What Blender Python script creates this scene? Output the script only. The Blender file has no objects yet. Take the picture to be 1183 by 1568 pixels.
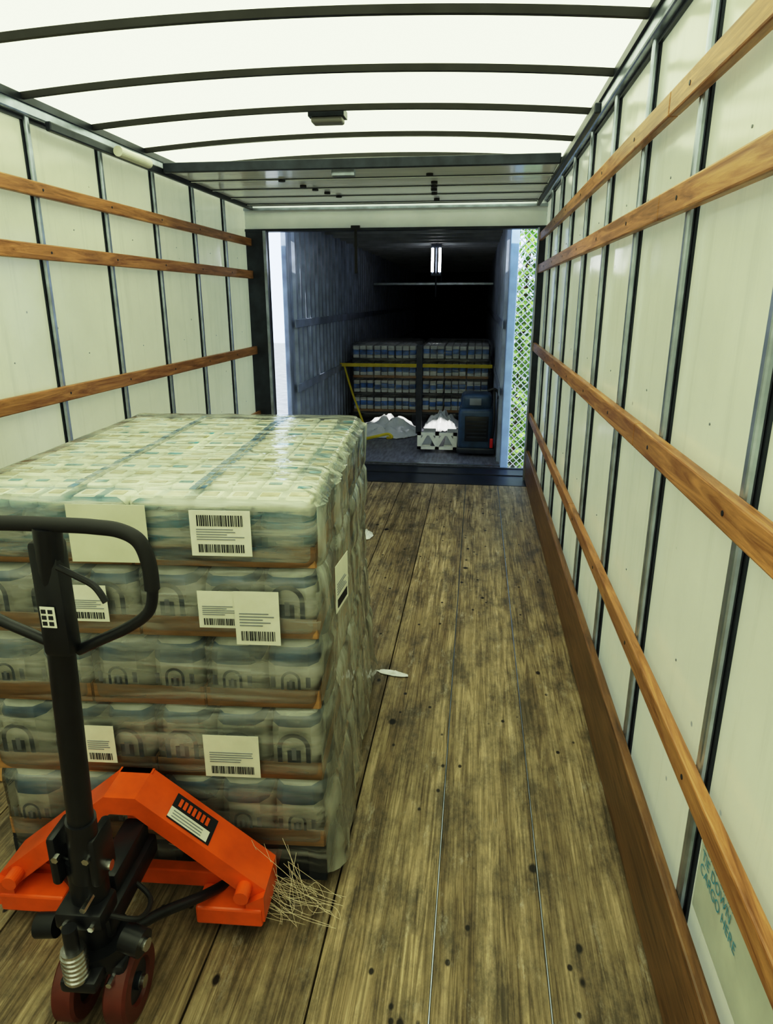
import bpy, bmesh, math, random
from mathutils import Vector, Matrix, noise
random.seed(7)
S=bpy.context.scene
R=math.radians

# ---------------------------------------------------------------- materials
def new_mat(name):
    m=bpy.data.materials.new(name); m.use_nodes=True
    nt=m.node_tree; nt.nodes.clear()
    out=nt.nodes.new('ShaderNodeOutputMaterial')
    return m,nt,out
def N(nt,t,**k):
    n=nt.nodes.new(t)
    for a,b in k.items():
        if a in n.inputs: n.inputs[a].default_value=b
        else: setattr(n,a,b)
    return n
def L(nt,a,b): nt.links.new(a,b)
def ramp(nt,stops):
    r=nt.nodes.new('ShaderNodeValToRGB'); e=r.color_ramp.elements
    while len(e)<len(stops): e.new(0.5)
    for i,(p,c) in enumerate(stops):
        e[i].position=p; e[i].color=(c[0],c[1],c[2],1)
    return r
def coords(nt,scale=(1,1,1)):
    tc=nt.nodes.new('ShaderNodeTexCoord'); mp=nt.nodes.new('ShaderNodeMapping')
    mp.inputs['Scale'].default_value=scale
    L(nt,tc.outputs['Object'],mp.inputs['Vector']); return mp.outputs['Vector']
def pmat(name,col,rough=.5,metal=0,var=.12,scale=8,stretch=(1,1,1),bump=0,emit=None,spec=.5):
    m,nt,out=new_mat(name)
    b=N(nt,'ShaderNodeBsdfPrincipled'); b.inputs['Roughness'].default_value=rough
    b.inputs['Metallic'].default_value=metal; b.inputs['Specular IOR Level'].default_value=spec
    v=coords(nt,stretch); n=N(nt,'ShaderNodeTexNoise',Scale=scale,Detail=5.0); L(nt,v,n.inputs['Vector'])
    r=ramp(nt,[(.3,[c*(1-var) for c in col]),(.7,[min(1,c*(1+var)) for c in col])])
    L(nt,n.outputs['Fac'],r.inputs['Fac']); L(nt,r.outputs['Color'],b.inputs['Base Color'])
    if bump:
        bp=N(nt,'ShaderNodeBump',Strength=bump,Distance=.01); L(nt,n.outputs['Fac'],bp.inputs['Height']); L(nt,bp.outputs['Normal'],b.inputs['Normal'])
    if emit:
        b.inputs['Emission Color'].default_value=(*emit[0],1); b.inputs['Emission Strength'].default_value=emit[1]
    L(nt,b.outputs['BSDF'],out.inputs['Surface']); return m

def mat_floor():
    m,nt,out=new_mat('oak_floor')
    b=N(nt,'ShaderNodeBsdfPrincipled')
    geo=nt.nodes.new('ShaderNodeNewGeometry')
    tc=nt.nodes.new('ShaderNodeTexCoord')
    add=nt.nodes.new('ShaderNodeVectorMath'); add.operation='ADD'
    mul=nt.nodes.new('ShaderNodeMath'); mul.operation='MULTIPLY'; mul.inputs[1].default_value=17
    L(nt,geo.outputs['Random Per Island'],mul.inputs[0])
    cmb=nt.nodes.new('ShaderNodeCombineXYZ'); L(nt,mul.outputs[0],cmb.inputs[1]); L(nt,mul.outputs[0],cmb.inputs[2])
    L(nt,tc.outputs['Object'],add.inputs[0]); L(nt,cmb.outputs[0],add.inputs[1])
    mp=nt.nodes.new('ShaderNodeMapping'); mp.inputs['Scale'].default_value=(24,.8,1); L(nt,add.outputs[0],mp.inputs['Vector'])
    n1=N(nt,'ShaderNodeTexNoise',Scale=2.6,Detail=12.0,Roughness=.72,Distortion=1.3); L(nt,mp.outputs[0],n1.inputs['Vector'])
    r1=ramp(nt,[(.28,(.05,.038,.024)),(.42,(.215,.162,.092)),(.54,(.40,.315,.19)),(.72,(.62,.51,.34))]); L(nt,n1.outputs['Fac'],r1.inputs['Fac'])
    mpb=nt.nodes.new('ShaderNodeMapping'); mpb.inputs['Scale'].default_value=(9,.35,1); L(nt,add.outputs[0],mpb.inputs['Vector'])
    nb=N(nt,'ShaderNodeTexNoise',Scale=2.0,Detail=3.0); L(nt,mpb.outputs[0],nb.inputs['Vector'])
    rb=ramp(nt,[(.38,(.66,.63,.60)),(.6,(1.0,1.0,1.0))]); L(nt,nb.outputs['Fac'],rb.inputs['Fac'])
    mb_=N(nt,'ShaderNodeMixRGB',blend_type='MULTIPLY'); mb_.inputs[0].default_value=1
    L(nt,r1.outputs[0],mb_.inputs[1]); L(nt,rb.outputs[0],mb_.inputs[2])
    # dirt worn into the boards, dragged lengthwise by traffic
    mpd=nt.nodes.new('ShaderNodeMapping'); mpd.inputs['Scale'].default_value=(2.6,1.2,1); L(nt,tc.outputs['Object'],mpd.inputs['Vector'])
    n2=N(nt,'ShaderNodeTexNoise',Scale=2.6,Detail=11.0,Roughness=.78); L(nt,mpd.outputs[0],n2.inputs['Vector'])
    r2=ramp(nt,[(.40,(.24,.25,.28)),(.48,(.66,.66,.68)),(.56,(1,1,1))]); L(nt,n2.outputs['Fac'],r2.inputs['Fac'])
    mx=N(nt,'ShaderNodeMixRGB',blend_type='MULTIPLY'); mx.inputs[0].default_value=.8
    L(nt,mb_.outputs[0],mx.inputs[1]); L(nt,r2.outputs[0],mx.inputs[2])
    last=mx.outputs[0]
    for sc,rad,st,th in ((4.5,.075,(1,.7,0),.55),(9,.10,(1,.6,0),.45),(17,.14,(1,.7,0),.55),(2.3,.055,(1,.9,0),.6)):
        mp2=nt.nodes.new('ShaderNodeMapping'); mp2.inputs['Scale'].default_value=st; L(nt,add.outputs[0],mp2.inputs['Vector'])
        vo=N(nt,'ShaderNodeTexVoronoi',Scale=sc); L(nt,mp2.outputs[0],vo.inputs['Vector'])
        r3=ramp(nt,[(rad*.6,(.05,.04,.03)),(rad,(1,1,1))]); L(nt,vo.outputs['Distance'],r3.inputs['Fac'])
        sep=nt.nodes.new('ShaderNodeSeparateColor'); L(nt,vo.outputs['Color'],sep.inputs[0])
        gt=nt.nodes.new('ShaderNodeMath'); gt.operation='GREATER_THAN'; gt.inputs[1].default_value=th; L(nt,sep.outputs[0],gt.inputs[0])
        m2=N(nt,'ShaderNodeMixRGB',blend_type='MULTIPLY'); L(nt,gt.outputs[0],m2.inputs[0])
        L(nt,last,m2.inputs[1]); L(nt,r3.outputs[0],m2.inputs[2]); last=m2.outputs[0]
    mp4=nt.nodes.new('ShaderNodeMapping'); mp4.inputs['Scale'].default_value=(7,2.2,1); L(nt,tc.outputs['Object'],mp4.inputs['Vector'])
    n4=N(nt,'ShaderNodeTexNoise',Scale=2.2,Detail=10.0,Roughness=.8); L(nt,mp4.outputs[0],n4.inputs['Vector'])
    r4=ramp(nt,[(.57,(0,0,0)),(.72,(.6,.6,.6))]); L(nt,n4.outputs['Fac'],r4.inputs['Fac'])
    m4=N(nt,'ShaderNodeMixRGB',blend_type='MIX'); L(nt,r4.outputs[0],m4.inputs[0]); L(nt,last,m4.inputs[1]); m4.inputs[2].default_value=(.60,.56,.48,1); last=m4.outputs[0]
    hs=nt.nodes.new('ShaderNodeHueSaturation')
    mr=nt.nodes.new('ShaderNodeMapRange'); mr.inputs['To Min'].default_value=.85; mr.inputs['To Max'].default_value=1.18
    L(nt,geo.outputs['Random Per Island'],mr.inputs['Value']); L(nt,mr.outputs[0],hs.inputs['Value']); L(nt,last,hs.inputs['Color'])
    L(nt,hs.outputs[0],b.inputs['Base Color'])
    rr=nt.nodes.new('ShaderNodeMapRange'); rr.inputs['To Min'].default_value=.28; rr.inputs['To Max'].default_value=.58; L(nt,n2.outputs['Fac'],rr.inputs['Value']); L(nt,rr.outputs[0],b.inputs['Roughness'])
    bp=N(nt,'ShaderNodeBump',Strength=.5,Distance=.004); L(nt,n1.outputs['Fac'],bp.inputs['Height']); L(nt,bp.outputs[0],b.inputs['Normal'])
    L(nt,b.outputs[0],out.inputs['Surface']); return m

def mat_wood(name,dark,light,scale=(18,1.2,18)):
    m,nt,out=new_mat(name)
    b=N(nt,'ShaderNodeBsdfPrincipled'); b.inputs['Roughness'].default_value=.4
    v=coords(nt,scale); n=N(nt,'ShaderNodeTexNoise',Scale=2.0,Detail=9.0,Roughness=.68,Distortion=1.2); L(nt,v,n.inputs['Vector'])
    r=ramp(nt,[(.32,dark),(.66,light)]); L(nt,n.outputs['Fac'],r.inputs['Fac'])
    v2=coords(nt,(1,1,1)); n2=N(nt,'ShaderNodeTexNoise',Scale=1.3,Detail=3.0); L(nt,v2,n2.inputs['Vector'])
    r2=ramp(nt,[(.35,(.6,.55,.5)),(.6,(1,1,1))]); L(nt,n2.outputs['Fac'],r2.inputs['Fac'])
    mx=N(nt,'ShaderNodeMixRGB',blend_type='MULTIPLY'); mx.inputs[0].default_value=.7; L(nt,r.outputs[0],mx.inputs[1]); L(nt,r2.outputs[0],mx.inputs[2])
    L(nt,mx.outputs[0],b.inputs['Base Color'])
    bp=N(nt,'ShaderNodeBump',Strength=.2,Distance=.003); L(nt,n.outputs['Fac'],bp.inputs['Height']); L(nt,bp.outputs[0],b.inputs['Normal'])
    L(nt,b.outputs[0],out.inputs['Surface']); return m

def mat_frp(name,col,trans,rough=.28,spots=True,tcol=None):
    """glass-fibre panel: diffuse/glossy gelcoat that also lets some daylight through"""
    m,nt,out=new_mat(name)
    b=N(nt,'ShaderNodeBsdfPrincipled'); b.inputs['Roughness'].default_value=rough
    tc=coords(nt); n=N(nt,'ShaderNodeTexNoise',Scale=1.4,Detail=8.0,Roughness=.6); L(nt,tc,n.inputs['Vector'])
    r=ramp(nt,[(.3,[c*.78 for c in col]),(.65,col)]); L(nt,n.outputs['Fac'],r.inputs['Fac']); last=r.outputs[0]
    if spots:
        for sc,rad,th in ((5.0,.04,.55),(12.0,.045,.8)):
            vo=N(nt,'ShaderNodeTexVoronoi',Scale=sc); L(nt,tc,vo.inputs['Vector'])
            r3=ramp(nt,[(rad*.6,(.06,.05,.04)),(rad,(1,1,1))]); L(nt,vo.outputs['Distance'],r3.inputs['Fac'])
            sep=nt.nodes.new('ShaderNodeSeparateColor'); L(nt,vo.outputs['Color'],sep.inputs[0])
            gt=nt.nodes.new('ShaderNodeMath'); gt.operation='GREATER_THAN'; gt.inputs[1].default_value=th; L(nt,sep.outputs[0],gt.inputs[0])
            m2=N(nt,'ShaderNodeMixRGB',blend_type='MULTIPLY'); L(nt,gt.outputs[0],m2.inputs[0]); L(nt,last,m2.inputs[1]); L(nt,r3.outputs[0],m2.inputs[2]); last=m2.outputs[0]
        # vertical drip streaks / rub marks
        v5=coords(nt,(1,9,.5)); n5=N(nt,'ShaderNodeTexNoise',Scale=1.6,Detail=7.0,Roughness=.7); L(nt,v5,n5.inputs['Vector'])
        r5=ramp(nt,[(.34,(.74,.74,.72)),(.48,(1,1,1))]); L(nt,n5.outputs['Fac'],r5.inputs['Fac'])
        m5=N(nt,'ShaderNodeMixRGB',blend_type='MULTIPLY'); m5.inputs[0].default_value=.45; L(nt,last,m5.inputs[1]); L(nt,r5.outputs[0],m5.inputs[2]); last=m5.outputs[0]
    L(nt,last,b.inputs['Base Color'])
    n3=N(nt,'ShaderNodeTexNoise',Scale=3.0,Detail=2.0); L(nt,tc,n3.inputs['Vector'])
    bp=N(nt,'ShaderNodeBump',Strength=.25,Distance=.02); L(nt,n3.outputs['Fac'],bp.inputs['Height']); L(nt,bp.outputs[0],b.inputs['Normal'])
    t=nt.nodes.new('ShaderNodeBsdfTranslucent'); t.inputs['Color'].default_value=(*(tcol or col),1)
    mix=nt.nodes.new('ShaderNodeMixShader'); mix.inputs[0].default_value=trans
    L(nt,b.outputs[0],mix.inputs[1]); L(nt,t.outputs[0],mix.inputs[2]); L(nt,mix.outputs[0],out.inputs['Surface']); return m

def mat_film(name,col,lo,hi,scale=6,stretch=(1,1,6),rough=.15,bump=.5,tint=None,fr=(.35,.7),tr=(.40,.55)):
    m,nt,out=new_mat(name)
    b=N(nt,'ShaderNodeBsdfPrincipled'); b.inputs['Roughness'].default_value=rough; b.inputs['Specular IOR Level'].default_value=.9
    v=coords(nt,stretch); n=N(nt,'ShaderNodeTexNoise',Scale=scale,Detail=4.0,Roughness=.5,Distortion=.6); L(nt,v,n.inputs['Vector'])
    mr=nt.nodes.new('ShaderNodeMapRange'); mr.inputs['From Min'].default_value=fr[0]; mr.inputs['From Max'].default_value=fr[1]
    mr.inputs['To Min'].default_value=lo; mr.inputs['To Max'].default_value=hi; L(nt,n.outputs['Fac'],mr.inputs['Value'])
    if tint:
        n2=N(nt,'ShaderNodeTexNoise',Scale=scale*.8,Detail=3.0); L(nt,v,n2.inputs['Vector'])
        r=ramp(nt,[(tr[0],tint),(tr[1],col)]); L(nt,n2.outputs['Fac'],r.inputs['Fac']); L(nt,r.outputs[0],b.inputs['Base Color'])
    else: b.inputs['Base Color'].default_value=(*col,1)
    bp=N(nt,'ShaderNodeBump',Strength=bump,Distance=.01); L(nt,n.outputs['Fac'],bp.inputs['Height']); L(nt,bp.outputs['Normal'],b.inputs['Normal'])
    gl=N(nt,'ShaderNodeBsdfGlossy'); gl.inputs['Roughness'].default_value=rough; L(nt,bp.outputs[0],gl.inputs['Normal'])
    t=nt.nodes.new('ShaderNodeBsdfTransparent'); mix=nt.nodes.new('ShaderNodeMixShader')
    fz=nt.nodes.new('ShaderNodeFresnel'); fz.inputs['IOR'].default_value=1.42; L(nt,bp.outputs[0],fz.inputs['Normal'])
    m0=nt.nodes.new('ShaderNodeMixShader'); L(nt,fz.outputs[0],m0.inputs[0]); L(nt,t.outputs[0],m0.inputs[1]); L(nt,gl.outputs[0],m0.inputs[2])
    L(nt,mr.outputs[0],mix.inputs[0]); L(nt,m0.outputs[0],mix.inputs[1]); L(nt,b.outputs[0],mix.inputs[2]); L(nt,mix.outputs[0],out.inputs['Surface']); return m

M={}
M['floor']=mat_floor()
M['slat']=mat_wood('slat_oak',(.20,.075,.024),(.62,.33,.14))
M['kick']=mat_wood('kick_board_wood',(.09,.042,.018),(.30,.16,.07))
M['wall']=mat_frp('frp_wall_panel',(.68,.67,.445),.25,rough=.16)
M['roof']=mat_frp('translucent_roof',(.78,.76,.45),.9,spots=False,rough=.5)
M['steel']=pmat('galvanised_steel',(.42,.47,.56),.3,.85,.25,12)
M['darksteel']=pmat('dark_steel',(.04,.048,.065),.4,.6,.3,9)
M['bow']=pmat('roof_bow_metal',(.03,.03,.03),.5,.3,.2,9)
M['seam']=pmat('panel_seam',(.02,.018,.012),.9)
M['doorp']=pmat('door_panel',(.88,.92,1.0),.13,.0,.08,3,(1,6,1),.15)
M['header']=pmat('header_panel',(.82,.86,.95),.2,.0,.08,3)
M['rubber']=pmat('black_rubber',(.012,.012,.014),.6)
M['black']=pmat('black_paint',(.010,.011,.015),.35,0,.3,20)
M['orange']=pmat('orange_paint',(.80,.125,.012),.33,0,.18,10,bump=.05)
M['maroon']=pmat('polyurethane_wheel',(.13,.028,.018),.45,0,.25,15)
M['silver']=pmat('bright_steel',(.6,.6,.6),.25,1,.2,30)
M['white']=pmat('white_paper',(.78,.79,.72),.6,0,.06,20)
M['cream']=pmat('cream_paper',(.66,.68,.58),.5,0,.08,12)
M['ink']=pmat('black_ink',(.015,.015,.02),.6)
M['grey']=pmat('grey_print',(.25,.27,.30),.6)
M['kraft']=pmat('kraft_cardboard',(.42,.235,.095),.7,0,.2,15,(1,1,6))
M['jug']=pmat('jug_plastic',(.72,.75,.66),.3,0,.12,18)
M['jughi']=pmat('jug_white_label',(.86,.88,.80),.35,0,.06,18)
M['jugblue']=pmat('jug_blue_label',(.09,.19,.32),.35,0,.5,9)
M['jugdark']=pmat('jug_dark_print',(.09,.115,.15),.5,0,.5,30)
M['tealcap']=pmat('pale_cap',(.66,.72,.66),.4,0,.3,25)
M['tealband']=pmat('teal_band',(.11,.36,.50),.4,0,.4,25)
M['tealstrip']=pmat('teal_tape',(.01,.14,.33),.4,0,.5,30)
M['beige']=pmat('beige_band',(.50,.46,.32),.5,0,.3,25)
M['pad']=pmat('bottle_top_layer',(.78,.81,.70),.3,0,.12,14,(1,2,1),.3)
M['pallet']=pmat('dark_pallet',(.02,.025,.035),.6,0,.4,10)
M['film_case']=mat_film('case_film',(.84,.86,.80),.05,.45,5,(1,1,5),.10,.6,fr=(.40,.72))
M['film_case_top']=mat_film('case_film_top',(.84,.87,.80),.22,.72,4,(1.2,1.2,10),.12,.5,tint=(.04,.25,.42),tr=(.46,.54))
M['film_top']=mat_film('top_film',(.90,.92,.84),.03,.40,5,(1.5,4,1),.08,.9)
M['wrap']=mat_film('stretch_wrap',(.86,.88,.84),.02,.40,3,(.9,.9,9),.07,1.0,fr=(.45,.78))  # pale horizontal streaks: film haze plus glare painted into the colour
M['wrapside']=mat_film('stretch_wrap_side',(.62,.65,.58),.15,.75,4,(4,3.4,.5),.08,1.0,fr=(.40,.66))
M['strand']=pmat('plastic_strand',(.78,.70,.52),.25)
M['bag']=pmat('white_plastic',(.85,.87,.90),.2,0,.1,10,bump=.3)
M['yellow']=pmat('yellow_webbing',(.80,.66,.05),.6)
M['tgrey']=pmat('trailer_wall',(.34,.39,.50),.4,.1,.3,5)
M['tfloor']=pmat('trailer_floor',(.17,.175,.22),.4,0,.5,6,(6,1,1))
M['tceil']=pmat('trailer_ceiling',(.38,.40,.42),.5,0,.2,5)
M['tblack']=pmat('trailer_bulkhead',(.01,.01,.012),.8)
M['bluewhite']=pmat('blue_white_paint',(.38,.52,.76),.4)
M['bluemachine']=pmat('machine_blue',(.035,.075,.14),.35,0,.4,8)
M['red']=pmat('red_lens',(.6,.02,.02),.3)
M['asphalt']=pmat('asphalt',(.30,.30,.30),.9,0,.2,4)
M['leaf']=pmat('leaf',(.28,.46,.10),.6,0,.6,3)
M['wire']=pmat('fence_wire',(.30,.33,.36),.4,.2)
M['tube']=pmat('lamp_tube',(1,1,1),.5,emit=((.95,.98,1),20))
M['lens']=pmat('lamp_lens',(.20,.20,.20),.4)
M['tealtxt']=pmat('teal_print',(.08,.33,.48),.6)
M['sticker']=pmat('pale_sticker',(.66,.72,.66),.3)
M['sill']=pmat('sill_plate',(.025,.035,.06),.35,.5,.3,6)
M['far']=pmat('far_case_label',(.06,.22,.70),.35,0,.7,9)
M['farw']=pmat('far_case_white',(.88,.95,1.0),.3,0,.25,9)

# ---------------------------------------------------------------- mesh builder
class MB:
    def __init__(s): s.v=[];s.f=[];s.m=[];s.mats=[]
    def mi(s,k):
        if k not in s.mats: s.mats.append(k)
        return s.mats.index(k)
    def add(s,vs,fs,k,T=None):
        o=len(s.v)
        for p in vs:
            p=Vector(p)
            if T is not None: p=T@p
            s.v.append(p)
        i=s.mi(k)
        for f in fs: s.f.append([a+o for a in f]); s.m.append(i)
    def box(s,a,b,k,bev=0,T=None,seg=2):
        x0,y0,z0=[min(a[i],b[i]) for i in range(3)]; x1,y1,z1=[max(a[i],b[i]) for i in range(3)]
        vs=[(x0,y0,z0),(x1,y0,z0),(x1,y1,z0),(x0,y1,z0),(x0,y0,z1),(x1,y0,z1),(x1,y1,z1),(x0,y1,z1)]
        fs=[(0,3,2,1),(4,5,6,7),(0,1,5,4),(1,2,6,5),(2,3,7,6),(3,0,4,7)]
        if bev:
            bm=bmesh.new(); bv=[bm.verts.new(v) for v in vs]
            for f in fs: bm.faces.new([bv[i] for i in f])
            bmesh.ops.bevel(bm,geom=bm.edges[:],offset=bev,segments=seg,profile=.5,affect='EDGES')
            bm.verts.index_update(); vs=[v.co.copy() for v in bm.verts]; fs=[[v.index for v in f.verts] for f in bm.faces]; bm.free()
        s.add(vs,fs,k,T)
    def prism(s,poly,y0,y1,k,T=None):
        n=len(poly); vs=[(p[0],y0,p[1]) for p in poly]+[(p[0],y1,p[1]) for p in poly]
        fs=[list(range(n)),list(range(2*n-1,n-1,-1))]+[[(i+1)%n,i,i+n,(i+1)%n+n] for i in range(n)]
        s.add(vs,fs,k,T)
    def cyl(s,p,q,r,k,r2=None,n=20,T=None):
        p=Vector(p);q=Vector(q);d=(q-p).normalized(); r2=r if r2 is None else r2
        a=d.orthogonal().normalized(); b=d.cross(a)
        vs=[];
        for c,rr in ((p,r),(q,r2)):
            for i in range(n):
                t=2*math.pi*i/n; vs.append(c+a*math.cos(t)*rr+b*math.sin(t)*rr)
        fs=[[i,(i+1)%n,(i+1)%n+n,i+n] for i in range(n)]+[list(range(n-1,-1,-1)),list(range(n,2*n))]
        s.add(vs,fs,k,T)
    def tube(s,pts,r,k,n=10,sub=6,closed=False,T=None):
        P=[Vector(p) for p in pts]; Q=[]
        m=len(P)
        rng=range(m) if closed else range(m-1)
        for i in rng:
            p0=P[(i-1)%m] if closed or i>0 else P[0]; p1=P[i];p2=P[(i+1)%m];p3=P[(i+2)%m] if closed or i+2<m else P[-1]
            for j in range(sub):
                t=j/sub; Q.append(.5*((2*p1)+(p2-p0)*t+(2*p0-5*p1+4*p2-p3)*t*t+(3*p1-3*p2+p3-p0)*t**3))
        if not closed: Q.append(P[-1])
        vs=[];K=len(Q); up=None
        for i,c in enumerate(Q):
            a=Q[(i-1)%K] if closed or i>0 else Q[0]; b=Q[(i+1)%K] if closed or i<K-1 else Q[-1]
            d=(b-a).normalized()
            if up is None: up=d.orthogonal().normalized()
            up=(up-d*up.dot(d)).normalized(); w=d.cross(up)
            for j in range(n):
                t=2*math.pi*j/n; vs.append(c+up*math.cos(t)*r+w*math.sin(t)*r)
        fs=[]
        for i in range(K if closed else K-1):
            for j in range(n):
                a=i*n+j;b=i*n+(j+1)%n;i2=(i+1)%K; fs.append([a,b,i2*n+(j+1)%n,i2*n+j])
        if not closed: fs+= [list(range(n-1,-1,-1)),[(K-1)*n+j for j in range(n)]]
        s.add(vs,fs,k,T)
    def rings(s,c,prof,k_list,n=12,p=4):
        x,y,z=c; o=len(s.v)
        for (zz,hx,hy) in prof:
            for i in range(n):
                t=2*math.pi*(i+.5)/n; ct=math.cos(t);st=math.sin(t)
                q=(abs(ct)**p+abs(st)**p)**(-1/p)
                s.v.append(Vector((x+hx*ct*q,y+hy*st*q,z+zz)))
        for j in range(len(prof)-1):
            mi=s.mi(k_list[j])
            for i in range(n):
                s.f.append([o+j*n+i,o+j*n+(i+1)%n,o+(j+1)*n+(i+1)%n,o+(j+1)*n+i]); s.m.append(mi)
        s.f.append([o+(len(prof)-1)*n+i for i in range(n)]); s.m.append(s.mi(k_list[-1]))
    def obj(s,name,parent=None,smooth=False,T=None):
        me=bpy.data.meshes.new(name); me.from_pydata([tuple(v) for v in s.v],[],s.f)
        for k in s.mats: me.materials.append(M[k])
        me.polygons.foreach_set('material_index',s.m)
        me.update()
        if smooth:
            me.polygons.foreach_set('use_smooth',[True]*len(me.polygons))
            try: me.set_sharp_from_angle(angle=R(38))
            except Exception: pass
        o=bpy.data.objects.new(name,me); S.collection.objects.link(o)
        if parent: o.parent=parent
        return o
def empty(name,loc=(0,0,0),rz=0):
    e=bpy.data.objects.new(name,None); S.collection.objects.link(e); e.location=loc; e.rotation_euler=(0,0,R(rz)); e.empty_display_size=.1; return e

XR,XL=.53,-2.02      # wall panel planes
SR,SL=.505,-1.995    # post faces
Y0,Y1=-1.6,6.2
ZT=2.40; CR=.055

# ---------------------------------------------------------------- truck floor
mb=MB(); edges=[.53,.23,-.05,-.33,-.61,-.89,-1.17,-1.45,-1.73,-2.02]
for i in range(9):
    mb.box((edges[i+1]+.0025,Y0,-.03),(edges[i]-.0025,5.87,0),'floor',bev=.001,seg=1)
mb.box((XL,Y0,-.06),(XR,5.87,-.03),'seam')
for x in (.23,-.05): mb.box((x-.0012,Y0,-.03),(x+.0012,5.86,-.0005),'steel')
mb.obj('floor')
mb=MB()
mb.box((XL,5.87,-.06),(XR,6.62,-.012),'sill')
for y in (5.9,6.28,6.55): mb.box((-1.95,y,-.012),(.5,y+.03,-.004),'darksteel')
mb.obj('sill_plate')

# ---------------------------------------------------------------- walls
def wall(side):
    xp=XR if side=='right' else XL; sgn=-1 if side=='right' else 1
    mb=MB()
    vs=[(xp,Y0,-.03),(xp,Y1,-.03),(xp,Y1,ZT),(xp,Y0,ZT)]
    mb.add(vs,[(0,1,2,3)],'wall')
    y=1.31-.61*4
    while y<6.25:
        mb.box((xp,y-.022,0),(xp+sgn*.006,y+.022,ZT-.02),'darksteel')
        mb.box((xp+sgn*.006,y-.014,0),(xp+sgn*.025,y+.014,ZT-.02),'steel',bev=.006)
        for i in range(12):
            z=.1+i*.2; mb.cyl((xp,y+.30,z),(xp+sgn*.002,y+.30,z),.0035,'grey',n=6) if i%3==0 else None
        y+=.61
    mb.box((xp,Y0,ZT-.065),(xp+sgn*.04,Y1,ZT+.01),'steel',bev=.008)
    mb.box((xp+sgn*.038,Y0,ZT-.02),(xp+sgn*.05,Y1,ZT+.012),'darksteel')
    mb.box((xp,Y0,ZT-.08),(xp+sgn*.012,Y1,ZT-.064),'darksteel')
    return mb.obj('wall_'+side)
wall('right'); wall('left')
mb=MB(); mb.add([(XL,Y0,-.03),(XR,Y0,-.03),(XR,Y0,ZT+.1),(XL,Y0,ZT+.1)],[(0,1,2,3)],'wall'); mb.obj('wall_front')

def slats(side,hs,kick,name):
    xp=SR if side=='right' else SL; sgn=-1 if side=='right' else 1
    mb=MB()
    for z,h in hs:
        segs=[(Y0,2.1),(2.104,Y1-.03)] if z>1 else [(Y0,3.3),(3.304,Y1-.03)]
        for a,b in segs: mb.box((xp,a,z-h/2),(xp+sgn*.028,b,z+h/2),'slat',bev=.005)
        y=1.31-.61*3
        while y<6.2:
            mb.cyl((xp+sgn*.024,y,z),(xp+sgn*.0295,y,z),.006,'darksteel',n=8); y+=.61
    mb.box((xp,Y0,0.004),(xp+sgn*.03,Y1-.03,kick),'kick',bev=.006)
    mb.obj(name)
slats('right',[(2.06,.062),(1.81,.068),(1.18,.07),(.58,.06)],.27,'trim_1')
slats('left',[(2.04,.062),(1.775,.068),(1.13,.07),(.55,.06)],.27,'trim_2')

# ---------------------------------------------------------------- ceiling (crowned translucent roof)
def zroof(x):
    t=(x-(XL+XR)/2)/((XR-XL)/2); return ZT+CR*(1-t*t)
mb=MB(); nx=24; vs=[];fs=[]
ys=[Y0,0,2,4,Y1+.1]
for y in ys:
    for i in range(nx+1):
        x=XL+(XR-XL)*i/nx; vs.append((x,y,zroof(x)+.012))
for j in range(len(ys)-1):
    for i in range(nx): a=j*(nx+1)+i; fs.append([a,a+1,a+nx+2,a+nx+1])
mb.add(vs,fs,'roof'); mb.obj('ceiling',smooth=True)
mb=MB(); y=2.52-.57*7
while y<6.1:
    nn=24
    vs=[]
    for i in range(nn+1):
        x=XL+.03+(XR-XL-.06)*i/nn; z=zroof(x)
        vs+=[(x,y-.010,z-.014),(x,y+.010,z-.014),(x,y+.014,z+.010),(x,y-.014,z+.010)]
    fs=[]
    for i in range(nn):
        for j in range(4): fs.append([i*4+j,i*4+(j+1)%4,(i+1)*4+(j+1)%4,(i+1)*4+j])
    mb.add(vs,fs,'bow'); y+=.57
mb.obj('trim_3')
mb=MB(); mb.box((-.86,3.72,2.405),(-.70,3.80,2.435),'lens',bev=.012,seg=3); mb.box((-.87,3.71,2.432),(-.69,3.81,2.466),'darksteel'); mb.obj('dome_lamp')

# ---------------------------------------------------------------- roll-up door parked under the roof + header + frame
D=empty('rollup_door')
mb=MB(); y=4.36
while y<5.9:
    y2=min(y+.385,6.0)
    mb.box((-1.92,y+.004,2.315),(.43,y2-.004,2.345),'doorp',bev=.004)
    mb.box((-1.92,y+.012,2.308),(.43,y+.022,2.316),'doorp')
    mb.box((-1.92,y2-.016,2.310),(.43,y2-.008,2.316),'darksteel')
    y=y2
mb.box((-1.92,4.33,2.30),(.43,4.36,2.355),'darksteel',bev=.005)
mb.obj('door_panels',D)
mb=MB()
for x,y in ((-1.30,4.75),(-1.22,5.0),(-1.17,5.15),(-1.12,5.32),(-1.07,5.5),(-.33,4.65),(-.32,4.95),(-.33,5.1),(-.34,5.25),(-.35,5.45),(-.35,5.75)):
    mb.cyl((x,y,2.300),(x,y,2.316),.022,'rubber',n=12)  # black discs stand in for the dark holes in the door underside
mb.box((-.9,4.40,2.27),(-.76,4.44,2.31),'steel',bev=.006)
mb.obj('dark_holes_and_latch',D)
mb=MB()
for x in (-1.94,.45):
    mb.box((x-.014,3.2,2.29),(x+.014,6.08,2.33),'darksteel',bev=.006)
mb.cyl((-1.90,3.75,2.31),(-1.90,4.1,2.31),.026,'cream')
mb.obj('tracks',D)
mb=MB()
mb.box((-1.06,6.085,1.78),(-1.035,6.095,2.16),'rubber',bev=.003)
mb.box((-1.085,6.07,2.13),(-1.01,6.098,2.16),'rubber')
mb.obj('pull_strap',D)
F=empty('rear_door_frame')
mb=MB()
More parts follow.
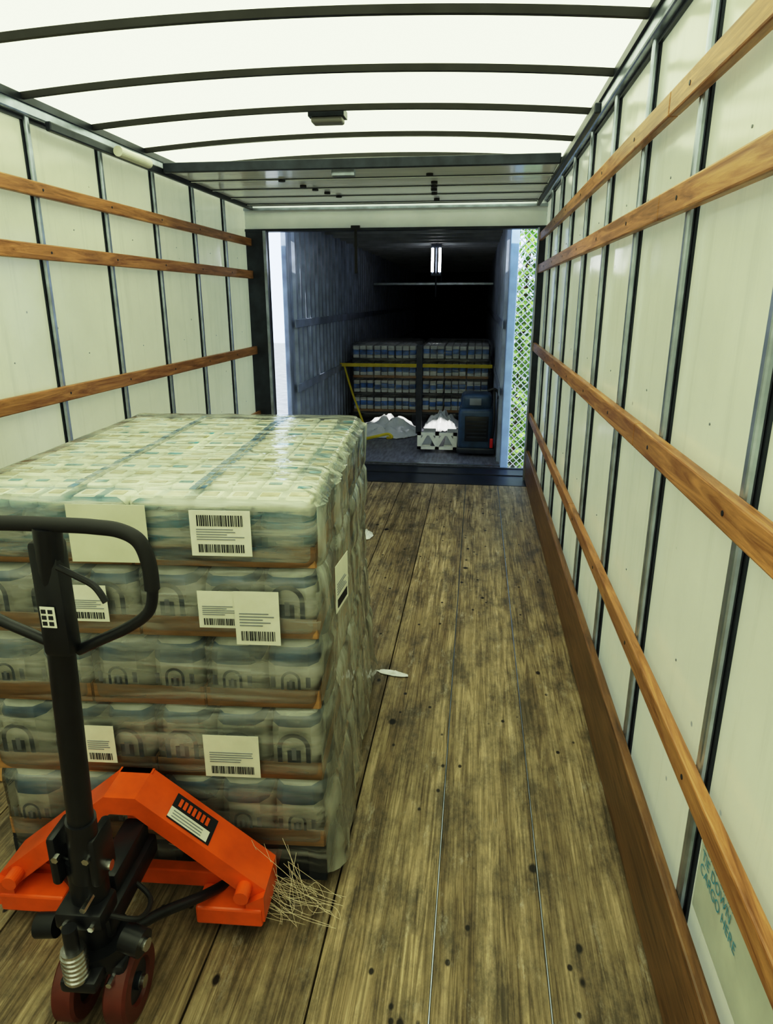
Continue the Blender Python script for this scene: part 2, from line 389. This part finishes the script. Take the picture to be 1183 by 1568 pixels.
mb.box((XL,6.13,2.14),(XR,6.2,2.5),'header',bev=.006)
mb.box((XL,6.115,2.125),(XR,6.21,2.145),'darksteel')
mb.box((XL,6.105,2.29),(XR,6.13,2.31),'steel')
mb.obj('header',F)
mb=MB()
mb.box((XL,6.12,0),(-1.84,6.22,2.14),'darksteel',bev=.008); mb.box((-1.86,6.10,0),(-1.835,6.14,2.13),'steel')
mb.box((.47,6.12,0),(XR,6.22,2.14),'darksteel',bev=.008); mb.box((.46,6.10,0),(.475,6.14,2.13),'steel')
mb.obj('posts',F)

# ---------------------------------------------------------------- shrink-wrapped pallet of bottled jugs
W,Dp=.90,1.14
LAY=[(.12,.34),(.34,.56),(.56,.76),(.76,.95),(.95,1.125)]
def arch(mb,a,z,w,h,y,k,inner=True):
    n=12; vs=[];fs=[]
    for i in range(n+1):
        t=math.pi*i/n
        for rr in (w/2,w/2*.72):
            vs.append((a+math.cos(t)*rr,y,z+h*.5+math.sin(t)*rr))
    for i in range(n): fs.append([2*i,2*i+1,2*i+3,2*i+2])
    mb.add(vs,fs,k)
    for sx in (-1,1): mb.box((a+sx*w/2,y-.0005,z),(a+sx*w/2*.72,y+.0005,z+h*.5),k)
    if inner:
        mb.box((a-w*.20,y-.0005,z),(a+w*.20,y+.0005,z+h*.42),'jugdark'); mb.box((a-w*.07,y-.0008,z+h*.08),(a+w*.07,y-.0005,z+h*.5),'grey')
def label(mb,a0,a1,z0,z1,y,bars=True,T=None):
    mb.box((a0,y-.0012,z0),(a1,y,z1),'white',T=T)
    w=a1-a0;h=z1-z0; yy=y-.0024
    rnd=random.Random(int(a0*1000))
    def row(zb,zt):
        x=a0+w*.12
        while x<a1-w*.12:
            bw=rnd.choice([.0012,.0018,.003]); mb.box((x,yy,zb),(x+bw,yy+.001,zt),'ink',T=T); x+=bw+rnd.choice([.0014,.002,.003])
    if bars: row(z0+h*.08,z0+h*.26)
    if bars==2: row(z0+h*.66,z0+h*.9)
    for i in range(5):
        zz=z0+h*(.36+.055*i); mb.box((a0+w*.1,yy,zz),(a0+w*rnd.uniform(.6,.9),yy+.001,zz+h*.018),'grey',T=T)
def pallet_load(E):
    mb=MB()
    for a in (0,.42,.85): mb.box((a,0,.018),(a+.05,Dp,.10),'pallet')
    for i in range(7): mb.box((0,i*.172,.10),(W,i*.172+.11,.12),'pallet',bev=.003)
    for y in (0,.5,1.03): mb.box((0,y,0),(W,y+.11,.018),'pallet')
    mb.obj('pallet_base',E)
    mb=MB(); tr=MB(); cf=MB(); dec=MB()
    for li,(z0,z1) in enumerate(LAY):
        h=z1-z0-.008-(.012 if li==4 else 0)
        for i in range(6):
            for j in range(7):
                if 0<i<5 and 0<j<6 and li<4: continue
                cx=.075+i*.15; cy=.0815+j*.163
                hx,hy=.068,.074
                prof=[(.0,hx*.95,hy*.95),(.012,hx,hy),(h*.60,hx,hy),(h*.72,hx*.97,hy*.97),(h*.86,hx*.86,hy*.86),(h*.95,hx*.60,hy*.60),(h*.96,hx*.36,hy*.36),(h,hx*.34,hy*.34)]
                if li==4: ks=['jug','jughi','tealband','jug','jughi','jughi','tealcap','tealcap']
                elif li in (1,3): ks=['jug','jughi','jughi','jugblue','jug','tealcap','tealcap','tealcap']
                else: ks=['jug','jughi','jugblue','jugblue','jug','tealcap','tealcap','tealcap']
                mb.rings((cx,cy,z0),prof,ks,n=16)
        nc={0:2,1:2,2:3,3:2,4:2}[li]; cw=W/nc
        for c in range(nc):
            for d in range(3):
                a0=c*cw+.003;a1=(c+1)*cw-.003; y0=d*Dp/3+.001; y1=(d+1)*Dp/3-.001
                th=.055
                tr.box((a0,y0-.005,z0),(a1,y0-.001,z0+th),'kraft',bev=.0015,seg=1); tr.box((a0,y1-.004,z0),(a1,y1,z0+th),'kraft')
                tr.box((a0-.002,y0,z0),(a0+.001,y1,z0+th),'kraft'); tr.box((a1-.001,y0,z0),(a1+.002,y1,z0+th),'kraft')
                cf.box((a0-.001,y0-.010,z0+.003),(a1+.001,y1+.003,z1-.001 if li<4 else z1-.006),'film_case' if li<4 else 'film_case_top',bev=.026,seg=4)
        if li in (1,3):
            for i in range(6): arch(dec,.075+i*.15,z0+.058,.088,.09,-.0085,'jugdark')
        elif li in (0,2):
            for i in range(6):
                a=.075+i*.15
                arch(dec,a,z0+.058,.05,.055,-.0085,'jugdark')
                for q in (-1,1): dec.box((a+q*.045-.006,-.009,z0+.065),(a+q*.045+.006,-.0085,z0+.095),'grey')
    mb.obj('jugs',E,smooth=True); tr.obj('cardboard_trays',E); cf.obj('case_film',E,smooth=True); dec.obj('printed_arches',E)
    wb=MB(); n=280; m=54; zb=.05; zt=1.105
    def per(t,off,rad=.045):
        w,d=W,Dp; Lp=2*(w+d); s=t*Lp
        if s<w: p=Vector((s,0));nn=Vector((0,-1))
        elif s<w+d: p=Vector((w,s-w));nn=Vector((1,0))
        elif s<2*w+d: p=Vector((w-(s-w-d),d));nn=Vector((0,1))
        else: p=Vector((0,d-(s-2*w-d)));nn=Vector((-1,0))
        q=Vector((min(max(p.x,rad),w-rad),min(max(p.y,rad),d-rad)))
        dd=p-q
        if dd.length<1e-6: dd=nn
        if min(abs(p.x),abs(p.x-w))<rad and min(abs(p.y),abs(p.y-d))<rad: dd=dd.normalized(); return q+dd*(rad+off),dd
        return p+nn*off,nn
    vs=[]
    for k in range(m+1):
        z=zb+(zt-zb)*k/m
        for i in range(n):
            t=i/n; p,nn=per(t,0)
            side=max(0,nn.x)
            f=.015+.005*noise.noise(Vector((p.x*5,p.y*5,z*16)))
            for _,b in LAY[:4]: f-=.010*math.exp(-((z-b)/.014)**2)
            f+=side*(.004+.014*noise.noise(Vector((p.y*8+z*2.2,z*.9,3)))+.014*abs(noise.noise(Vector((p.y*26+z*5,z*2,8))))+.06*max(0,(.60-z)))
            if z<.12: f+=.012*noise.noise(Vector((p.x*12,p.y*12,z*10)))
            p,nn=per(t,f); vs.append((p.x,p.y,z))
    fs=[[k*n+i,k*n+(i+1)%n,(k+1)*n+(i+1)%n,(k+1)*n+i] for k in range(m) for i in range(n)]
    o=len(vs)
    TOPS=[(-.010,.013),(.002,.024),(.018,.034),(.045,.041),(.10,.043),(.16,.043),(.24,.043),(.34,.043),(.44,.043)]
    for k,(ins,dz) in enumerate(TOPS):
        for i in range(n):
            p,nn=per(i/n,.012); q=Vector((min(max(p.x,ins),W-ins),min(max(p.y,ins),Dp-ins)))
            vs.append((q.x,q.y,zt-.004+dz+.003*noise.noise(Vector((q.x*14,q.y*10,2)))))
    base=m*n
    for k in range(len(TOPS)):
        a=base if k==0 else o+(k-1)*n; b=o+k*n
        for i in range(n): fs.append([a+i,a+(i+1)%n,b+(i+1)%n,b+i])
    wb.add(vs,fs,'wrap')
    for idx,f in enumerate(wb.f):
        c=sum((wb.v[i] for i in f),Vector())/4
        if idx>=m*n+2*n: wb.m[idx]=wb.mi('film_top')
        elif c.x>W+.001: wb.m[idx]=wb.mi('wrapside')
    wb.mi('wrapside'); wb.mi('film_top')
    wb.obj('stretch_wrap',E,smooth=True)
    # top: rows of bottle shoulders packed tight under the film, printed bands and teal seams
    tb=MB()
    for c in range(3):
        for j in range(14):
            for q in range(4):
                edge=(c==0 and q==0) or (c==2 and q==3) or j in (0,13)
                dz=(-.010 if edge else 0)+.003*noise.noise(Vector((c*2+q*.5,j*.4,1)))
                x0=c*.3+.006+q*.0725; y0=.004+j*.081
                tb.box((x0,y0,1.085),(x0+.0695,y0+.078,1.130+dz),'pad',bev=.012,seg=3)
                zt_=1.1318+dz
                w_=random.uniform(.014,.024)
                if j%2: tb.box((x0+.035-w_,y0+.016,zt_-.0015),(x0+.035+w_,y0+.034,zt_-.0002),'tealband' if random.random()<.7 else 'beige')
                else: tb.box((x0+.035-w_,y0+.024,zt_-.0015),(x0+.035+w_,y0+.054,zt_-.0002),'beige')
    for a in (.30,.60):
        for j in range(24):
            y=.03+j*.044; dx=random.uniform(-.003,.003)
            tb.box((a+dx-.008,y,1.1345),(a+dx+.008,y+.034,1.1365),'tealstrip')
            if a>.5: tb.box((a+dx+.016,y+.01,1.1345),(a+dx+.027,y+.034,1.1365),'tealstrip')
    tb.obj('bottle_tops',E,smooth=True)
    lb=MB()
    yl=-.026
    label(lb,.607,.752,.987,1.10,yl,2)
    label(lb,.291,.383,.806,.903,yl); label(lb,.609,.713,.797,.895,yl+.001); label(lb,.700,.81,.755,.898,yl-.003)
    label(lb,.27,.353,.39,.503,yl); label(lb,.59,.737,.36,.487,yl)
    lb.box((.311,yl-.001,.965),(.503,yl,1.110),'cream')
    T=Matrix.Translation((W+.036,.06,0))@Matrix.Rotation(R(82),4,'Z')
    label(lb,0,.12,.80,.93,0,True,T)
    lb.obj('paper_labels',E)
P1=empty('shrink_wrapped_pallet',(-1.26,1.43,0),4)
pallet_load(P1)
def far_pallet(x,y,sx):
    e=empty('shrink_wrapped_pallet',(x,y,0),0); e.scale=(sx*.97,1,.90)
    mb=MB()
    for i in range(3): mb.box((i*.42,0,0),(i*.42+.06,Dp,.11),'pallet')
    mb.box((0,0,.10),(W,Dp,.12),'pallet')
    for li in range(4):
        z0=.12+li*.25
        for c in range(3):
            for d in range(4):
                mb.box((c*.3+.004,d*.285,z0+.012),(c*.3+.296,d*.285+.28,z0+.05),'pallet' if li%2 else 'kraft',bev=.004)
                for q in range(3):
                    o=random.uniform(-.012,.012)
                    for (za,zb_,k) in ((.05,.105+o,'farw'),(.105+o,.17+o,'far'),(.17+o,.225,'farw')):
                        mb.box((c*.3+.010+q*.096,d*.285+.004,z0+za),(c*.3+.096+q*.096,d*.285+.276,z0+zb_),k,bev=.008)
    mb.obj('cases',e)
    for c in P1.children:
        if c.name.startswith('stretch_wrap'):
            o=bpy.data.objects.new('stretch_wrap',c.data); S.collection.objects.link(o); o.parent=e
far_pallet(-1.63,9.1,.98); far_pallet(-.70,9.12,1.0)

# loose strands of strapping fibre
mb=MB()
for i in range(44):
    sx=random.uniform(-.78,-.42); a=Vector((sx,1.395+.07*(sx+.75)+random.uniform(-.01,.01),random.uniform(.08,.20)+.25*max(0,-.45-sx)))
    e=Vector((random.uniform(-.46,-.29),random.uniform(1.33,1.45),.004))
    mid=a.lerp(e,.5)+Vector((random.uniform(-.02,.04),-random.uniform(.0,.03),random.uniform(-.05,.01)))
    m2=a.lerp(e,.85)+Vector((random.uniform(-.04,.03),random.uniform(-.03,.02),random.uniform(-.02,.02)))
    mid.z=max(mid.z,.01);m2.z=max(m2.z,.006)
    mb.tube([a,mid,m2,e],.0006,'strand',n=4,sub=6)
mb.obj('loose_strapping_strands',smooth=True)

# ---------------------------------------------------------------- pallet jack
J=empty('pallet_jack',(-.83,1.30,0),3)
mb=MB()
for s in (-1,1):
    a,b=s*.18,s*.34
    lo,hi=min(a,b),max(a,b)
    mb.box((lo,.03,.075),(hi,1.12,.088),'orange',bev=.004)
    mb.box((lo,.03,.045),(lo+.012,1.10,.08),'orange'); mb.box((hi-.012,.03,.045),(hi,1.10,.08),'orange')
    mb.box((lo-.006,-.035,.045),(hi+.006,.045,.098),'orange',bev=.006)
    mb.cyl((s*.27-.05,1.02,.04),(s*.27+.05,1.02,.04),.035,'maroon')
mb.obj('forks',J)
mb=MB()
y0,y1=-.01,.105
AX,AZ=.040,.40
mb.prism([(-AX,AZ),(-AX+.01,AZ-.05),(AX-.01,AZ-.05),(AX,AZ)],y0,y1,'orange')
mb.prism([(AX,AZ),(AX-.01,AZ-.05),(.305,.112),(.352,.140)],y0,y1,'orange')
mb.prism([(-.352,.140),(-.305,.112),(-AX+.01,AZ-.05),(-AX,AZ)],y0,y1,'orange')
for s in (-1,1):
    mb.prism([(s*.352,.140),(s*.305,.112),(s*.305,.06),(s*.352,.06)],-.03,y1,'orange')
    mb.prism([(s*.30,.118),(s*.19,.09),(s*.30,.07)],.06,.075,'orange')
    mb.cyl((s*.30,-.05,.150),(s*.30,.03,.150),.019,'orange')
mb.box((-.22,.05,.075),(.22,.085,.125),'orange',bev=.004)
mb.prism([(-.045,AZ),(.045,AZ),(.035,.22),(-.035,.22)],.085,.105,'orange')
mb.obj('body_frame',J)
mb=MB()
dirv=Vector((.352-AX,0,.140-AZ)).normalized(); nrm=Vector((-dirv.z,0,dirv.x)).normalized()
def quad(mb,o,u,v,k): mb.add([o,o+u,o+u+v,o+v],[(0,1,2,3)],k)
o0=Vector((AX,0,AZ))+dirv*.09+nrm*.0015
quad(mb,o0,dirv*.13,Vector((0,.085,0)),'ink')
quad(mb,o0+nrm*.001+Vector((0,.004,0)),dirv*.12,Vector((0,.034,0)),'white')
for i in range(7): quad(mb,o0+nrm*.002+dirv*(.014+.014*i)+Vector((0,.047,0)),dirv*.009,Vector((0,.026,0)),'orange')
for i in range(3): quad(mb,o0+nrm*.002+dirv*.01+Vector((0,.009+.009*i,0)),dirv*.09,Vector((0,.003,0)),'grey')
mb.obj('decal',J)
mb=MB(); cx,cy=.03,-.225
mb.cyl((cx,cy,.175),(cx,cy,.215),.068,'black',n=28)
mb.cyl((cx,cy,.215),(cx,cy,.44),.040,'black',n=24)
mb.cyl((cx,cy+.02,.44),(cx,cy+.02,.47),.034,'silver',n=24)
mb.cyl((cx,cy+.02,.30),(cx,cy+.02,.46),.024,'silver')
mb.box((cx-.045,cy-.02,.225),(cx+.045,cy+.24,.28),'black',bev=.01)
mb.box((cx-.03,cy+.05,.27),(cx+.03,cy+.235,.33),'black',bev=.012)
mb.box((cx-.075,cy-.045,.135),(cx+.075,cy+.045,.178),'black',bev=.012)
mb.box((cx-.018,cy-.02,.08),(cx+.018,cy+.02,.16),'black',bev=.006)
mb.cyl((cx-.095,cy,.086),(cx+.095,cy,.086),.014,'silver')
mb.cyl((cx+.075,cy-.02,.24),(cx+.12,cy-.03,.235),.03,'black'); mb.cyl((cx+.12,cy-.03,.235),(cx+.13,cy-.032,.235),.014,'silver')
mb.cyl((cx-.075,cy-.02,.26),(cx-.12,cy-.02,.255),.026,'black')
mb.cyl((cx-.005,cy-.085,.195),(cx-.005,cy-.085,.275),.024,'silver',n=24)
for i in range(6): mb.cyl((cx-.005,cy-.085,.20+.012*i),(cx-.005,cy-.085,.205+.012*i),.0265,'silver',n=24)
mb.cyl((cx-.005,cy-.085,.275),(cx-.005,cy-.085,.33),.015,'black')
mb.box((cx-.04,cy-.10,.165),(cx+.04,cy-.02,.197),'black',bev=.008)
mb.box((cx-.055,cy-.06,.29),(cx+.05,cy+.02,.335),'black',bev=.01)
mb.box((cx-.050,cy-.05,.40),(cx-.030,cy+.03,.52),'black',bev=.008); mb.box((cx+.034,cy-.05,.40),(cx+.054,cy+.03,.52),'black',bev=.008)
mb.cyl((cx-.06,cy-.015,.43),(cx+.066,cy-.015,.43),.011,'silver')
for sx in (-.03,.035): mb.cyl((cx+sx,cy-.058,.475),(cx+sx,cy-.045,.475),.008,'silver',n=6)
for x,z in ((cx-.03,.31),(cx+.03,.31),(cx+.05,.155),(cx-.05,.155),(cx+.02,.36)): mb.cyl((x,cy-.07,z),(x,cy-.03,z),.007,'silver',n=6)
for s in (-1,1):
    mb.tube([(cx+s*.05,cy+.02,.20),(cx+s*.10,cy+.10,.175),(cx+s*.17,cy+.2,.13),(s*.24,.07,.085)],.013,'black',n=10)
mb.tube([(cx+.03,cy-.02,.30),(cx+.10,cy,.27),(cx+.09,cy+.08,.24),(cx+.03,cy+.12,.25)],.006,'rubber',n=8)
mb.obj('pump_unit',J,smooth=True)
mb=MB()
for x in (cx-.058,cx+.058):
    n=36
    prof=[(-.028,.0),(-.028,.018),(-.018,.018),(-.018,.046),(-.026,.05),(-.026,.078),(-.020,.085),(.020,.085),(.026,.078),(.026,.05),(.018,.046),(.018,.018),(.028,.018),(.028,.0)]
    vs=[]
    for (dx,r) in prof:
        for i in range(n):
            t=2*math.pi*i/n; vs.append((x+dx,cy+math.cos(t)*r,.086+math.sin(t)*r))
    for j in range(len(prof)-1):
        k='maroon' if 3<=j<=9 else 'darksteel'
        mb.add([vs[j*n+i] for i in range(n)]+[vs[(j+1)*n+i] for i in range(n)],[[i,(i+1)%n,n+(i+1)%n,n+i] for i in range(n)],k)
mb.obj('steer_wheels',J,smooth=True)
Ji=(Matrix.Translation((-.83,1.30,0))@Matrix.Rotation(R(3),4,'Z')).inverted()
mb=MB()
base=Vector((-.782,1.065,.40)); top=Vector((-.676,.962,1.222))
mb.cyl(base,top,.026,'black',r2=.0225,n=24,T=Ji)
mb.cyl(base,base+(top-base)*.2,.032,'black',r2=.030,n=24,T=Ji)
mb.box((-.026,-.02,-.0),( .026,.02,.21),'black',bev=.01,T=Ji@Matrix.Translation((-.688,.972,.985)))
c=-.68
pts=[(c+.012,.985,.985),(c+.06,.978,1.012),(c+.115,.97,1.042),(c+.158,.965,1.075),(c+.172,.962,1.115),(c+.172,.960,1.165),(c+.160,.959,1.203),(c+.13,.958,1.220),(c+.06,.957,1.224),
     (c-.06,.957,1.224),(c-.13,.958,1.220),(c-.160,.959,1.203),(c-.172,.960,1.165),(c-.172,.962,1.115),(c-.158,.965,1.075),(c-.115,.97,1.042),(c-.06,.978,1.012),(c-.012,.985,.985)]
mb.tube(pts,.0095,'black',n=12,sub=5,T=Ji)
mb.tube([(c-.15,.959,1.212),(c-.12,.958,1.221),(c-.05,.957,1.225),(c+.05,.957,1.2255),(c+.09,.957,1.2245),(c+.13,.958,1.220),(c+.160,.959,1.203),(c+.172,.960,1.165),(c+.172,.962,1.12)],.0125,'rubber',n=12,T=Ji)
mb.tube([(c+.02,.95,1.155),(c+.05,.945,1.145),(c+.085,.94,1.13),(c+.105,.935,1.105)],.0055,'black',n=8,T=Ji)
mb.obj('mast_and_handle',J,smooth=True)
mb=MB()
TT=Ji@Matrix.Translation((-.690,.9495,1.065))
mb.box((-.013,-.001,-.02),(.013,0,.018),'white',T=TT)
for i in range(3):
    for q in range(2): mb.box((-.011+q*.012,-.002,-.016+.011*i),(-.003+q*.012,-.001,-.009+.011*i),'ink',T=TT)
mb.obj('mast_sticker',J)

# ---------------------------------------------------------------- debris on the floor
def crumple(name,c,rx,ry,h,k,seed,n=26,rot=0):
    mb=MB(); vs=[];fs=[]
    for j in range(n+1):
        for i in range(n+1):
            u=2*i/n-1;v=2*j/n-1; rr=math.sqrt(u*u+v*v)
            q=1+.25*noise.noise(Vector((math.atan2(v,u)*1.5,seed,0)))
            e=max(0,1-min(1,rr)**2)
            x=u*rx*q;y=v*ry*q
            z=h*e*(.55+.9*abs(noise.noise(Vector((u*3,v*3,seed)))))+.004+.15*h*abs(noise.noise(Vector((u*8,v*8,seed+3))))
            if rr>1: s=1/rr; x*=s;y*=s
            vs.append((x,y,z))
    for j in range(n):
        for i in range(n): a=j*(n+1)+i; fs.append([a,a+1,a+n+2,a+n+1])
    T=Matrix.Translation(c)@Matrix.Rotation(R(rot),4,'Z')
    mb.add(vs,fs,k,T); return mb.obj(name,smooth=True)
crumple('plastic_scrap',(-.31,2.62,0),.07,.022,.012,'bag',4,rot=-12)
crumple('plastic_scrap',(-.72,4.4,0),.06,.09,.04,'bag',9)
crumple('crumpled_plastic_film',(-1.05,8.25,0),.42,.42,.22,'bag',2)
crumple('cardboard_scrap',(-1.62,2.0,0),.2,.25,.12,'kraft',5)
mb=MB()
mb.tube([(-1.25,7.7,.02),(-1.1,7.68,.06),(-.98,7.72,.08),(-.93,7.7,.05),(-.99,7.75,.03)],.018,'yellow',n=6)
mb.obj('yellow_strap')

# ---------------------------------------------------------------- docked trailer
TX0,TX1,TY0,TY1,TZ=-1.80,.27,6.62,20,2.33
TR=empty('cargo_trailer')
mb=MB()
mb.box((TX0,TY0,-.06),(TX1,TY1,0),'tfloor')
mb.box((TX0,TY0,-.004),(TX1,TY0+.05,.004),'steel')
mb.obj('deck',TR)
def corr(x,sgn):
    mb=MB(); prof=[]; y=TY0+.1
    while y<TY1:
        prof+=[(y,0),(y+.09,0),(y+.105,.03),(y+.165,.03),(y+.18,0)]; y+=.19
    vs=[];fs=[]
    for (y,d) in prof: vs+=[(x+sgn*d,y,0),(x+sgn*d,y,TZ)]
    for i in range(len(prof)-1): fs.append([2*i,2*i+2,2*i+3,2*i+1])
    mb.add(vs,fs,'tgrey')
    for z in (1.34,.71): mb.box((x+sgn*.03,TY0+.1,z-.04),(x+sgn*.042,TY1,z+.04),'tgrey',bev=.004)
    mb.box((x-sgn*.02,TY0+.02,-.1),(x-sgn*.045,TY1,TZ+.1),'bluewhite')
    return mb
corr(TX0+.0,1).obj('side_left',TR); corr(TX1,-1).obj('side_right',TR)
mb=MB(); mb.box((TX0-.06,TY0,TZ),(TX1+.06,TY1,TZ+.05),'tceil'); y=TY0+.3
while y<TY1: mb.box((TX0,y,TZ-.05),(TX1,y+.035,TZ),'tceil'); y+=.45
mb.box((TX0-.06,TY1,-.1),(TX1+.06,TY1+.05,TZ),'tblack')
mb.obj('roof_and_bulkhead',TR)
mb=MB()
mb.box((TX0-.05,TY0,-.25),(TX0+.0,TY0+.1,TZ+.05),'tgrey',bev=.008)
mb.box((TX1,TY0,-.25),(TX1+.075,TY0+.1,TZ+.05),'bluewhite',bev=.008)
mb.box((TX0-.05,TY0,-.5),(TX1+.075,TY0+.1,-.06),'bluewhite')
mb.obj('rear_frame',TR)
mb=MB(); mb.box((TX0+.03,12,1.79),(TX1-.03,12.05,1.84),'steel',bev=.01); mb.cyl((-.63,12.03,1.8),(-.63,12.03,2.3),.02,'darksteel'); mb.obj('load_bar',TR)
LT=empty('tube_lamp')
mb=MB()
for x in (-.65,-.55): mb.box((x-.012,10.02,1.90),(x+.012,10.04,2.28),'darksteel')
mb.box((-.67,10.0,2.25),(-.53,10.05,2.29),'darksteel'); mb.box((-.67,10.0,1.88),(-.53,10.05,1.91),'darksteel')
mb.cyl((-.60,10.03,1.60),(-.60,10.03,2.3),.012,'darksteel')
mb.obj('housing',LT)
mb=MB()
for x in (-.65,-.55): mb.cyl((x,10.0,1.93),(x,10.0,2.24),.018,'tube',n=12)
mb.obj('tubes',LT)
mb=MB()
mb.box((-1.79,9.02,.72),(.21,9.028,.765),'yellow')
mb.tube([(-1.72,9.01,.72),(-1.62,8.9,.45),(-1.5,8.75,.2),(-1.4,8.6,.02)],.014,'yellow',n=6)
mb.obj('cargo_strap')

# electric pallet truck in trailer
E=empty('electric_pallet_truck',(.03,7.15,0))
mb=MB()
mb.box((-.19,-.12,.06),(.17,.30,.50),'bluemachine',bev=.05,seg=4)
mb.box((-.17,-.10,.48),(.15,.24,.64),'bluemachine',bev=.05,seg=4)
mb.box((-.12,-.135,.16),(.12,-.115,.42),'black',bev=.008)
for i in range(5): mb.box((-.10,-.142,.20+.04*i),(.10,-.134,.215+.04*i),'darksteel')
mb.box((-.08,-.112,.53),(.04,-.098,.60),'grey',bev=.004)
mb.box((-.20,-.14,.03),(.19,.32,.09),'darksteel',bev=.01)
for x in (-.12,.12): mb.cyl((x-.03,.1,.05),(x+.03,.1,.05),.05,'rubber')
mb.obj('drive_unit',E,smooth=True)
mb=MB()
mb.tube([(.16,-.1,.15),(.175,-.16,.35),(.17,-.14,.55),(.165,-.10,.68)],.014,'black')
mb.tube([(.10,-.12,.68),(.165,-.12,.70),(.21,-.12,.66),(.21,-.12,.60)],.014,'black')
mb.box((.14,-.16,.10),(.172,-.145,.20),'red',bev=.005)
mb.obj('tiller',E,smooth=True)
mb=MB()
x0,x1=-.62,-.20; z0,z1=.04,.22
mb.box((x0,-.02,z0),(x1,.02,z0+.03),'white'); mb.box((x0,-.02,z1-.03),(x1,.02,z1),'white')
for i in range(3): xx=x0+(x1-x0-.04)*i/2; mb.box((xx,-.02,z0),(xx+.04,.02,z1),'white')
for i in range(2):
    a=x0+.02+i*.19; mb.prism([(a,z0),(a+.09,z1-.02),(a+.05,z1-.02),(a-.0,z0+.09)],-.018,.018,'white')
    mb.prism([(a+.19,z0),(a+.10,z1-.02),(a+.14,z1-.02),(a+.19,z0+.09)],-.018,.018,'white')
mb.box((x0,.02,.04),(x0+.14,1.0,.08),'white',bev=.005); mb.box((x1-.14,.02,.04),(x1,1.0,.08),'white',bev=.005)
mb.box((-.64,.0,.20),(-.58,.05,1.12),'darksteel',bev=.005)
mb.obj('fork_frame',E)
crumple('crumpled_plastic_film',(-.40,8.62,0),.24,.26,.26,'bag',12)

# ---------------------------------------------------------------- outside
mb=MB(); mb.add([(-30,-12,-1.2),(30,-12,-1.2),(30,45,-1.2),(-30,45,-1.2)],[(0,1,2,3)],'asphalt'); mb.obj('ground')
mb=MB(); x0,x1,z0,z1=.45,3.2,-1.2,2.7; st=.10; w=.007; yf=10.5
def wire(p,q):
    d=(Vector(q)-Vector(p)).normalized(); nn=Vector((-d.z,0,d.x))*w
    p=Vector(p);q=Vector(q); mb.add([p+nn,q+nn,q-nn,p-nn],[(0,1,2,3)],'wire')
c=z0-x1
while c<z1-x0:
    xa=max(x0,z0-c); xb=min(x1,z1-c)
    if xb>xa: wire((xa,yf,xa+c),(xb,yf,xb+c))
    c+=st
c=z0+x0
while c<z1+x1:
    xa=max(x0,c-z1); xb=min(x1,c-z0)
    if xb>xa: wire((xa,yf+.004,c-xa),(xb,yf+.004,c-xb))
    c+=st
for x in (x0,x0+1.4,x1): mb.cyl((x,yf+.04,z0),(x,yf+.04,z1+.05),.03,'wire')
mb.cyl((x0,yf+.03,z1),(x1,yf+.03,z1),.02,'wire')
mb.obj('chain_link_fence')
mb=MB()
for i in range(15000):
    p=Vector((random.uniform(.5,3.6),random.uniform(11.2,12.6),random.uniform(-1.15,3.4)))
    if noise.noise(p*1.1)<-.25: continue
    a=Vector((random.gauss(0,1),random.gauss(0,1),random.gauss(0,1))).normalized(); b=a.orthogonal().normalized(); l=random.uniform(.05,.10)
    mb.add([p-a*l,p+b*l*.5,p+a*l,p-b*l*.5],[(0,1,2,3)],'leaf')
for i in range(7): mb.cyl((.7+i*.45,11.8,-1.2),(.7+i*.45+random.uniform(-.2,.2),11.8,2.6),.04,'kick',n=8)
mb.obj('hedge')

# pale sticker with teal print low on the right wall
WP=empty('wall_sticker',(XR-.002,0,0))
mb=MB(); mb.box((-.001,.86,.275),(0,1.275,.50),'sticker'); mb.obj('sheet',WP)
cu=bpy.data.curves.new('print','FONT'); cu.body="LOAD LIMIT\nTIE DOWN\nCARGO HERE"; cu.size=.034; cu.space_line=.95
t=bpy.data.objects.new('print',cu); S.collection.objects.link(t); cu.materials.append(M['tealtxt'])
t.rotation_euler=(R(90),0,R(-90)); t.location=(-.003,1.26,.45); t.parent=WP

# ---------------------------------------------------------------- light
w=bpy.data.worlds.new('sky'); S.world=w; w.use_nodes=True
bg=w.node_tree.nodes['Background']; bg.inputs[0].default_value=(.66,.81,1,1); bg.inputs[1].default_value=2.8
sd=bpy.data.lights.new('sun','SUN'); sd.energy=5.4; sd.angle=R(1); sd.color=(1,.97,.88)
so=bpy.data.objects.new('sun',sd); S.collection.objects.link(so)
so.rotation_euler=Vector((-.02,.62,-.74)).to_track_quat('-Z','Y').to_euler()

cam=bpy.data.cameras.new('camera'); co=bpy.data.objects.new('camera',cam); S.collection.objects.link(co)
cam.sensor_fit='VERTICAL'; cam.sensor_height=36; cam.lens=23.92; cam.clip_start=.05
co.location=(0,0,1.57); co.rotation_euler=(R(90-17.37),0,R(7.35)); S.camera=co
vs_=S.view_settings
vs_.view_transform='Standard'; vs_.exposure=.06
vs_.use_curve_mapping=True
cm=vs_.curve_mapping; cm.white_level=(2,2,2)
cv=cm.curves[3]
for p in ((.02,.018),(.10,.155),(.26,.46),(.5,.70)): cv.points.new(*p)
cv.points[-1].location=(1,.86)
cm.update()
